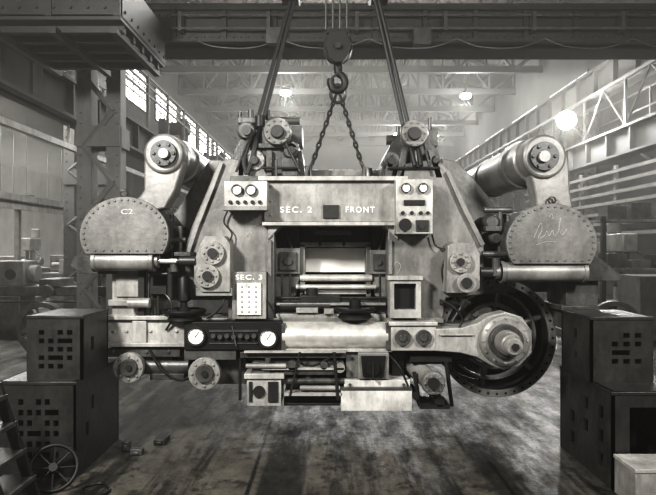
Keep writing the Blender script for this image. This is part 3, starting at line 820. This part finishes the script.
p.hose([(444,286,5.15),(442,270,5.15),(446,255,5.15)],.008)
p.hose([(228,210,5.15),(224,222,5.15),(232,234,5.15),(226,246,5.1)],.007)
p.hose([(432,234,5.15),(436,246,5.15),(448,250,5.1)],.007)
fin(p,"hose",M)
p=P(DARK); p.sg((462,306,5.1),(452,322,5.1),1.5); p.sg((466,300,5.08),(462,306,5.1),4); p.cx(440,470,303,2.5,5.15); fin(p,"crank",M)
def under(x,y,r,Y,L):
    g=empty("ram_cylinder",PX(x,y,Y),"","",M)
    p=P(BEAM); p.cyp(x,y,[(r,0),(r,.06),(r*.8,.06),(r*.8,L)],Y); p.bolts(x,y,r*.78,8,1.5,Y); fin(p,"barrel",g,bev=.003)
    p=P(CAST); p.cyp(x,y,[(r*.55,0),(r*.6,.04)],Y-.03); fin(p,"end_cap",g,bev=.002)
    p=P(DARK); p.cyp(x,y,[(r*.2,0),(r*.2,.04)],Y-.05); fin(p,"plug",g)
under(128,368,15,4.98,.9); under(204,374,16,4.98,.9)
p=P(CAST)
p.bx(108,348,180,357,5.1,5.6); p.bx(138,352,172,374,5.15,5.5); p.cx(140,190,366,8,5.2); p.bx(150,374,184,380,5.1,5.4)
p.bx(184,350,236,360,5.05,5.5); p.bx(216,358,246,384,5.2,5.5); p.bx(178,350,190,372,5.2,5.4)
for x in(112,146,168): p.cy(x,352,1.8,5.085,5.11,6)
fin(p,"ram_bracket",M,bev=.004)
p=P(LIGHT); p.bx(247,377,281,406,5.0,5.3); p.bx(244,374,284,379,4.98,5.3)
fin(p,"tool_box",M,bev=.003)
p=P(DARK); p.cyp(259,392,[(6,0),(6,.02)],4.985); p.bx(268,382,278,402,4.985,5.01); p.bx(249,382,252,402,4.985,5.01); fin(p,"tool_socket",M)
p=P(CAST)
p.bx(240,352,346,358,5.05,5.5); p.bx(262,360,340,366,5.1,5.5); p.bx(284,371,338,375,5.02,5.5); p.bx(286,378,318,392,5.15,5.4); p.bx(318,384,340,394,5.1,5.4)
p.cx(280,344,381,3,5.05); p.cyp(292,366,[(5,0),(5,.1)],5.0); p.cyp(324,366,[(4,0),(4,.1)],5.0)
p.cz(268,358,376,3,5.05); p.cz(308,366,380,4,5.08); p.bx(252,362,266,374,5.02,5.2)
fin(p,"slide_table",M,bev=.003)
p=P(BEAM); p.cx(246,286,366,2.5,5.0,12); p.cx(300,340,388,2.5,5.02,12); p.cyp(340,368,[(5,0),(5,.2)],5.0); p.cyp(276,386,[(4,0),(4,.2)],5.35); fin(p,"slide_shaft",M)
p=P(LIGHT); p.bx(244,351,346,353,5.0,5.5); p.bx(262,368,344,370,5.0,5.4); p.bx(284,393,342,396,5.0,5.3); fin(p,"slide_strip",M)
p=P(PALE); p.bx(341,390,412,411,5.0,5.4); p.bx(344,380,410,388,5.04,5.4); fin(p,"catch_tray",M,bev=.003,label="pale sheet metal tray")
p=P(CAST)
for x in(350,404): p.cy(x,385,1.5,5.02,5.05,8)
p.bx(341,388,412,390,4.99,5.3); fin(p,"tray_strip",M)
p=P(MID); p.bx(358,353,389,379,5.02,5.3); p.bx(346,353,358,378,5.1,5.3); fin(p,"gear_case",M,bev=.004)
p=P(BLACK); p.pl([(361,356),(386,356),(384,377),(363,377)],5.0,5.03); p.cyp(373,369,[(7,0),(6,.02)],4.97); fin(p,"case_cover",M,bev=.002)
p=P(DARK); p.bx(372,362,374,379,4.96,5.0); p.bx(284,398,342,404,5.25,5.4); p.bx(392,352,404,378,5.2,5.4); p.sg((334,352,5.0),(338,400,5.0),1.6); p.sg((284,404,5.1),(340,404,5.1),1.5)
p.cz(240,358,400,1.5,5.1,8); p.sg((300,352,5.0),(290,396,5.0),1.2,8); p.bx(416,352,480,358,5.25,5.4); p.cx(380,460,362,2,5.3,8)
fin(p,"tie_bar",M)
g=empty("jack_cylinder",PX(425,376,5.05),"","",M)
p=P(MID); p.sg((398,352,5.5),(434,384,5.0),9,20); p.cyp(434,384,[(11,0),(12,.02),(12,.08)],4.94); p.bolts(434,384,9,8,1.3,4.94); fin(p,"barrel",g,bev=.003)
p=P(DARK); p.cyp(434,384,[(6,0),(6,.03)],4.91); p.cyp(440,402,[(5,0),(5,.3)],5.0); p.cyp(416,396,[(4,0),(4,.3)],5.0); p.bx(410,356,452,362,5.1,5.5); p.sg((446,362,5.1),(452,406,5.1),2); p.sg((414,372,5.05),(420,406,5.05),2); p.bx(420,405,450,409,5.0,5.3)
fin(p,"jack_frame",g)
p=P(DARK); p.wbox(-1.5,1.05,5.6,6.5,.62,.95); p.wbox(-1.2,.9,5.5,6.4,.5,.62); fin(p,"under_frame",M,bev=.004)

# ---------------------------------------------------------------- PERFORATED BOXES
def pbox(x0,x1,y0,y1,z0,z1,fh,sh,side,label,grp="stacked perforated boxes"):
    e=empty("perforated_box",((x0+x1)/2,(y0+y1)/2,z0),label,"steel box",group=grp)
    W=x1-x0;D=y1-y0;Hh=z1-z0;t=.02
    p=P(BOXM)
    p.perf((x0,y0,z0),(1,0,0),(0,0,1),(0,-1,0),W,Hh,[(a*W,b*Hh,c*W,d*Hh) for a,b,c,d in fh],t)
    p.wbox(x0,x1,y1-t,y1,z0,z1)
    fin(p,"end_panel",e)
    p=P(BOXM)
    xs=x1 if side>0 else x0
    p.perf((xs,y0,z0),(0,1,0),(0,0,1),(side,0,0),D,Hh,[(a*D,b*Hh,c*D,d*Hh) for a,b,c,d in sh],t)
    xo=x0 if side>0 else x1-t
    p.wbox(xo,xo+t,y0+t,y1-t,z0,z1)
    fin(p,"side_panel",e)
    p=P(BOXM); p.wbox(x0-.006,x1+.006,y0-.006,y1+.006,z1-.025,z1); fin(p,"lid",e,bev=.004)
    p=P(BOXM); p.wbox(x0+t,x1-t,y0+t,y1-t,z0,z0+.03); fin(p,"base_plate",e)
    return e
def grid(u0,u1,nu,v0,v1,nv,f=.6,skip=(),wide=()):
    h=[];du=(u1-u0)/nu;dv=(v1-v0)/nv
    for i in range(nu):
        for j in range(nv):
            if (i,j) in skip: continue
            g=.5 if (i,j) in wide else 0
            h.append((u0+du*(i+.5-f/2),v0+dv*(j+.5-f/2),u0+du*(i+.5+f/2+g),v0+dv*(j+.5+f/2)))
    return h
pbox(-2.44,-1.86,4.43,5.33,0,.71,grid(.24,.80,5,.18,.84,6,.58,skip=((4,5),(0,0),(2,3),(4,1),(1,5)),wide=((1,2),(3,4),(2,0))),[(.2,.35,.26,.5),(.32,.6,.38,.75)],1,"dark steel box with many square holes standing on the floor")
pbox(-2.26,-1.84,4.5,5.02,.71,1.19,grid(.18,.85,4,.14,.80,5,.58,skip=((3,0),(1,4),(0,2)),wide=((1,1),(2,3))),[(.3,.4,.42,.62)],1,"dark steel box with rows of square holes, atop another")
pbox(1.99,2.6,4.2,5.14,0,.69,[(.2,.35,.72,.84)],[(.15+.27*i,.16+.25*j,.23+.27*i,.30+.25*j) for i in range(3) for j in range(3) if (i,j) not in((1,0),(2,2))],-1,"dark steel box with slots and a square opening")
pbox(1.97,2.44,4.5,5.06,.69,1.18,grid(.30,.85,3,.25,.78,4,.58,skip=((0,3),(2,1)),wide=((0,1),)),[(.45,.25,.55,.38),(.45,.6,.55,.75)],-1,"dark steel box with square holes stacked on a larger box")
e=empty("carton",(2.2,4.0,0),"pale sheet box standing on the floor before a dark box","box")
p=P(BEAM); p.wbox(1.99,2.45,3.88,4.17,0,.24); fin(p,"box_body",e,bev=.004)
p=P(LIGHT); p.wbox(1.985,2.455,3.875,4.175,.24,.265); fin(p,"lid",e,bev=.003)
e=empty("step_ladder",(-2.2,3.85,0),"dark steel steps standing on the shop floor","steps")
p=P(DARK)
for y in(3.62,3.98):
    v=[( -1.97,0),(-1.90,0),(-2.18,.80),(-2.25,.80)]
    a=[p.bm.verts.new((x,y,z)) for x,z in v]; b2=[p.bm.verts.new((x,y+.03,z)) for x,z in v]
    p.q(a);p.q(list(reversed(b2)))
    for i in range(4): j=(i+1)%4; p.q([a[j],a[i],b2[i],b2[j]])
fin(p,"stringer",e)
for i in range(4):
    p=P(CAST); z=.15+i*.18; x=-1.92-z*.35; p.wbox(x-.2,x+.02,3.60,4.02,z,z+.03); fin(p,"tread",e,bev=.003)
e=empty("cart_wheel",(-1.93,4.2,0),"small dark spoked wheel leaning against the steel box","wheel")
c=Vector((-1.93,4.22,.15)); ax=Vector((.35,-1,.55)).normalized(); u=ax.orthogonal().normalized(); w=ax.cross(u)
p=P(BLACK); p.sweep([c+(u*math.cos(i*math.pi/20)+w*math.sin(i*math.pi/20))*.155 for i in range(40)],.015,10,True); fin(p,"rim",e)
p=P(BLACK)
for i in range(8):
    a=i*math.pi/4; p.wcyl(c,c+(u*math.cos(a)+w*math.sin(a))*.15,.007,seg=6)
p.lathe(c-ax*.04,ax,[(.03,0),(.035,.02),(.035,.06),(.03,.08)],16); fin(p,"spoke",e)
p=P(BLACK)
p.sweep(smooth([Vector(v) for v in((-1.78,4.05,.011),(-1.62,4.0,.011),(-1.52,4.15,.011),(-1.62,4.3,.011),(-1.72,4.2,.011),(-1.6,3.9,.011),(-1.7,3.8,.011))],8),.010,8)
fin(p,"hose",label="black rubber hose lying in loops on the floor",cat="hose")
for (x,y,w_,d,h,m,l) in((-1.62,4.9,.10,.07,.05,CAST,"small iron block on the shop floor"),(-1.5,5.15,.1,.18,.05,DARK,"short dark steel bar offcut on the floor"),(-1.72,5.0,.06,.06,.08,CAST,"small iron block on the shop floor")):
    p=P(m); p.wbox(x,x+w_,y,y+d,0,h); p.wbox(x+w_*.25,x+w_*.75,y-.015,y+d+.015,h*.2,h*.7); fin(p,"floor_block",label=l,cat="block",bev=.006)
# ---------------------------------------------------------------- background machines
def lathe_m(x,y,s=1,label="dim grey lathe standing in the side bay",grp="side bay machines"):
    e=empty("lathe",(x,y,0),label,"lathe",group=grp)
    p=P(CAST); p.wbox(x-1*s,x-.5*s,y-.3,y+.3,0,.8*s); p.wbox(x+.6*s,x+1*s,y-.3,y+.3,0,.8*s); p.wbox(x-1.05*s,x+1.1*s,y-.28,y+.28,.8*s,.98*s); fin(p,"bed",e,bev=.02)
    p=P(MID); p.wbox(x-1*s,x-.45*s,y-.25,y+.25,.98*s,1.45*s); p.wcyl((x-.45*s,y,1.2*s),(x-.3*s,y,1.2*s),.17*s); fin(p,"headstock",e,bev=.02)
    p=P(MID); p.wbox(x+.7*s,x+.95*s,y-.15,y+.15,.98*s,1.35*s); p.wcyl((x+.45*s,y,1.2*s),(x+1.05*s,y,1.2*s),.07*s); fin(p,"tailstock",e,bev=.01)
    p=P(CAST); p.wbox(x-.1*s,x+.25*s,y-.4,y+.3,.98*s,1.12*s); p.wcyl((x+.07*s,y-.5,.9*s),(x+.07*s,y-.4,.9*s),.12*s); fin(p,"carriage",e,bev=.01)
    p=P(DARK); p.wcyl((x-.7*s,y-.27,1.2*s),(x-.7*s,y-.25,1.2*s),.1*s); p.wcyl((x+1.05*s,y,1.2*s),(x+1.09*s,y,1.2*s),.14*s); p.wcyl((x-1*s,y-.33,.7*s),(x+1*s,y-.33,.7*s),.02); fin(p,"hand_wheel",e)
    return e
def drill(x,y):
    e=empty("drill_press",(x,y,0),"tall grey pillar drill standing in the hall","drill press",group="pillar drills")
    p=P(CAST); p.wbox(x-.35,x+.35,y-.4,y+.3,0,.15); fin(p,"base",e,bev=.02)
    p=P(MID); p.wcyl((x,y+.1,.15),(x,y+.1,1.9),.08); fin(p,"pillar",e)
    p=P(CAST); p.wcyl((x,y-.12,.95),(x,y-.12,1.0),.28); p.wbox(x-.08,x+.08,y-.1,y+.2,.85,1.02); fin(p,"table",e,bev=.005)
    p=P(MID); p.wbox(x-.16,x+.16,y-.4,y+.35,1.6,2.0); p.wcyl((x,y+.3,2.0),(x,y+.3,2.3),.14); fin(p,"head",e,bev=.03)
    p=P(DARK); p.wcyl((x,y-.25,1.3),(x,y-.25,1.6),.05); p.wcyl((x+.16,y-.2,1.65),(x+.42,y-.3,1.45),.012,seg=6); fin(p,"spindle",e)
    return e
L0=lathe_m(-5.2,11.4,1.0)
dup(L0,(-3.0,1.6,0),"side bay machines"); dup(L0,(-3.2,5.9,0)); dup(L0,(-3.0,8.7,0)); dup(L0,(-.1,13.3,0)); dup(L0,(9.6,6.8,0)); dup(L0,(9.8,12.0,0)); dup(L0,(1.8,3.9,0)); dup(L0,(1.2,19,0)); dup(L0,(.0,5.6,0)); dup(L0,(-5.6,4.2,0)); dup(L0,(-5.8,9.4,0))
D0=drill(-3.6,12.6); dup(D0,(-6.4,1.6,0)); dup(D0,(-.4,8,0)); dup(D0,(8.4,-.8,0)); dup(D0,(10.0,3.9,0)); dup(D0,(10.2,11,0)); dup(D0,(-5.9,6.6,0)); dup(D0,(9.9,.3,0)); dup(D0,(7.9,7.4,0))
def crate(x,y,w,d,h,label="slatted wooden crate standing on the shop floor"):
    e=empty("wooden_crate",(x,y,0),label,"crate",group="crates in the hall")
    p=P(WOOD); p.wbox(x,x+w,y,y+d,.08,h)
    fin(p,"crate_body",e)
    p=P(WOOD)
    for k in(0,.46,.92): p.wbox(x+k*w,x+k*w+.08*w,y-.025,y,.08,h)
    p.wbox(x,x+w,y-.03,y,.1,.2); p.wbox(x,x+w,y-.03,y,h-.1,h); fin(p,"batten",e)
    p=P(WOOD); p.wbox(x,x+.1,y,y+d,0,.08); p.wbox(x+w-.1,x+w,y,y+d,0,.08); fin(p,"skid",e)
crate(-3.0,13.4,1.1,.8,.9); crate(5.4,10.4,.8,.8,1.2); crate(3.3,13.2,1.0,.8,.7); crate(-6.2,8.9,.9,.7,.8)
def gear(x,y,z,r,label):
    p=P(CAST); c=Vector((x,y,z))
    ax=Vector((.12,1,0)).normalized(); u=ax.orthogonal().normalized(); w=ax.cross(u)
    p.ring(c,ax,r,r*.82,0,.14,36)
    for i in range(5):
        a=i*2*math.pi/5; d=u*math.cos(a)+w*math.sin(a)
        p.wcyl(c+ax*.07,c+ax*.07+d*r*.85,.05,seg=8)
    p.lathe(c,ax,[(.14*1,-.03),(.14,.18)],16)
    fin(p,"gear_wheel",label=label,cat="gear wheel",group="loose gear wheels")
gear(-4.5,9.4,.42,.42,"spoked cast wheel standing by the lathe"); gear(4.6,9.6,.42,.42,"spoked cast wheel standing on the floor")
def cabinet(x,y,w,h,d,label):
    e=empty("electrical_cabinet",(x,y,0),label,"cabinet")
    p=P(MID); p.wbox(x,x+w,y,y+d,0,h); fin(p,"cabinet_body",e,bev=.01)
    for i in range(2):
        q=P(MID); q.wbox(x+.04+i*w/2,x+w/2-.02+i*w/2,y-.03,y,.12,h-.08); fin(q,"door",e,bev=.006)
        q=P(BLACK); q.wbox(x+w/2-.1+i*.14,x+w/2-.07+i*.14,y-.06,y-.03,h*.5,h*.5+.15); fin(q,"handle",e)
cabinet(5.3,13.8,1.1,1.9,.5,"grey double door electrical cabinet standing by the partition")
cabinet(-8.4,22.5,1.3,2.1,.5,"grey double door cabinet standing in the side bay")
cabinet(4.3,15.3,1.2,1.6,.5,"grey double door cabinet standing on the hall floor")
def rack(x,y,w,h,label):
    e=empty("storage_rack",(x,y,0),label,"rack",group="background racks")
    for i in range(2):
        for j in range(2):
            p=P(DARK); p.wbox(x+i*(w-.08),x+i*(w-.08)+.08,y+j*.6,y+j*.6+.08,0,h); fin(p,"upright",e)
    for k in range(3):
        p=P(MID); z=.3+k*(h-.4)/2; p.wbox(x,x+w,y,y+.68,z,z+.05); fin(p,"shelf",e)
    R=random.Random(int(w*10+y))
    for k in range(3):
        z=.35+k*(h-.4)/2
        for n in range(3):
            a=x+.15+n*w/3.2; p=P(R.choice((CAST,WOOD,DARK))); p.wbox(a,a+w/4,y+.1,y+.5,z,z+R.uniform(.15,.32)); fin(p,"stored_part",e)
rack(-3.6,17.9,1.8,1.9,"dark steel storage rack standing in the hall"); rack(3.2,25,2.2,2.2,"dark steel storage rack standing in the hall"); rack(5.3,11.6,1.5,2.3,"dark steel storage rack standing by the partition")

# ---------------------------------------------------------------- LIGHTS
def area(loc,target,size,power,name="area_light",sy=None):
    l=bpy.data.lights.new(name,"AREA"); l.energy=power; l.size=size; l.color=(1,.985,.95)
    if sy: l.shape='RECTANGLE'; l.size_y=sy
    o=bpy.data.objects.new(name,l); COL.objects.link(o); o.location=loc
    d=Vector(target)-Vector(loc); o.rotation_euler=d.to_track_quat('-Z','Y').to_euler()
    return o
area((-3.0,0.9,4.3),(-.1,5.4,2.0),.7,600,"flood_light")
area((3.2,1.2,3.9),(.6,5.4,1.8),.7,270,"flood_light")
area((0,-3,2.4),(0,5.5,1.8),3.0,30,"fill_light")
area((0.2,11.0,7.6),(0.1,4.6,0),2.0,240,"added_hall_light")  # added backlight, throws the machine's shadow forward over the floor
for y in(17,27,37,46): area((0.8,y,9.7),(0.8,y,0),7,580,"added_hall_light",4)  # added overhead area lights to brighten the background, no fixtures
area((0.8,38,8.0),(0.8,41,13),7,110,"added_hall_light",3)  # added upward light that brightens the far roof
area((-11,19,5.4),(-11,19,0),4,1300,"added_side_fill",14)  # this and the next two: added fills brightening the bay and hall sides
area((-7,12,5.2),(-5.5,12,0),2,480,"added_side_fill",4)
area((6,13,5.5),(6,14,0),2.5,360,"added_side_fill",5)
def pt(loc,pw,r=.2):
    l=bpy.data.lights.new("lamp_light","POINT"); l.energy=pw; l.shadow_soft_size=r; o=bpy.data.objects.new("lamp_light",l); COL.objects.link(o); o.location=loc
for x,y,z,r in LAMPS[:4]: pt((x,y-.1,z-.6),700)
pt((6.6,16.5,5.2),650,.2)
W=bpy.data.worlds.new("World"); S.world=W; W.use_nodes=True
nt=W.node_tree
nt.nodes["Background"].inputs[0].default_value=(1,.98,.94,1); nt.nodes["Background"].inputs[1].default_value=0.2
vs=nt.nodes.new("ShaderNodeVolumeScatter"); vs.inputs["Density"].default_value=0.006; vs.inputs["Anisotropy"].default_value=0.45; vs.inputs["Color"].default_value=(1,.98,.93,1)
nt.links.new(vs.outputs["Volume"],nt.nodes["World Output"].inputs["Volume"])
# camera
cam=bpy.data.cameras.new("camera"); co=bpy.data.objects.new("camera",cam); COL.objects.link(co)
co.location=(0,0,H); co.rotation_euler=(math.radians(90),0,0); cam.sensor_width=36; cam.lens=F/656*36; cam.clip_end=200
S.camera=co
S.view_settings.view_transform='Standard'
try: S.view_settings.look='High Contrast'
except Exception as ex: print("look",ex)
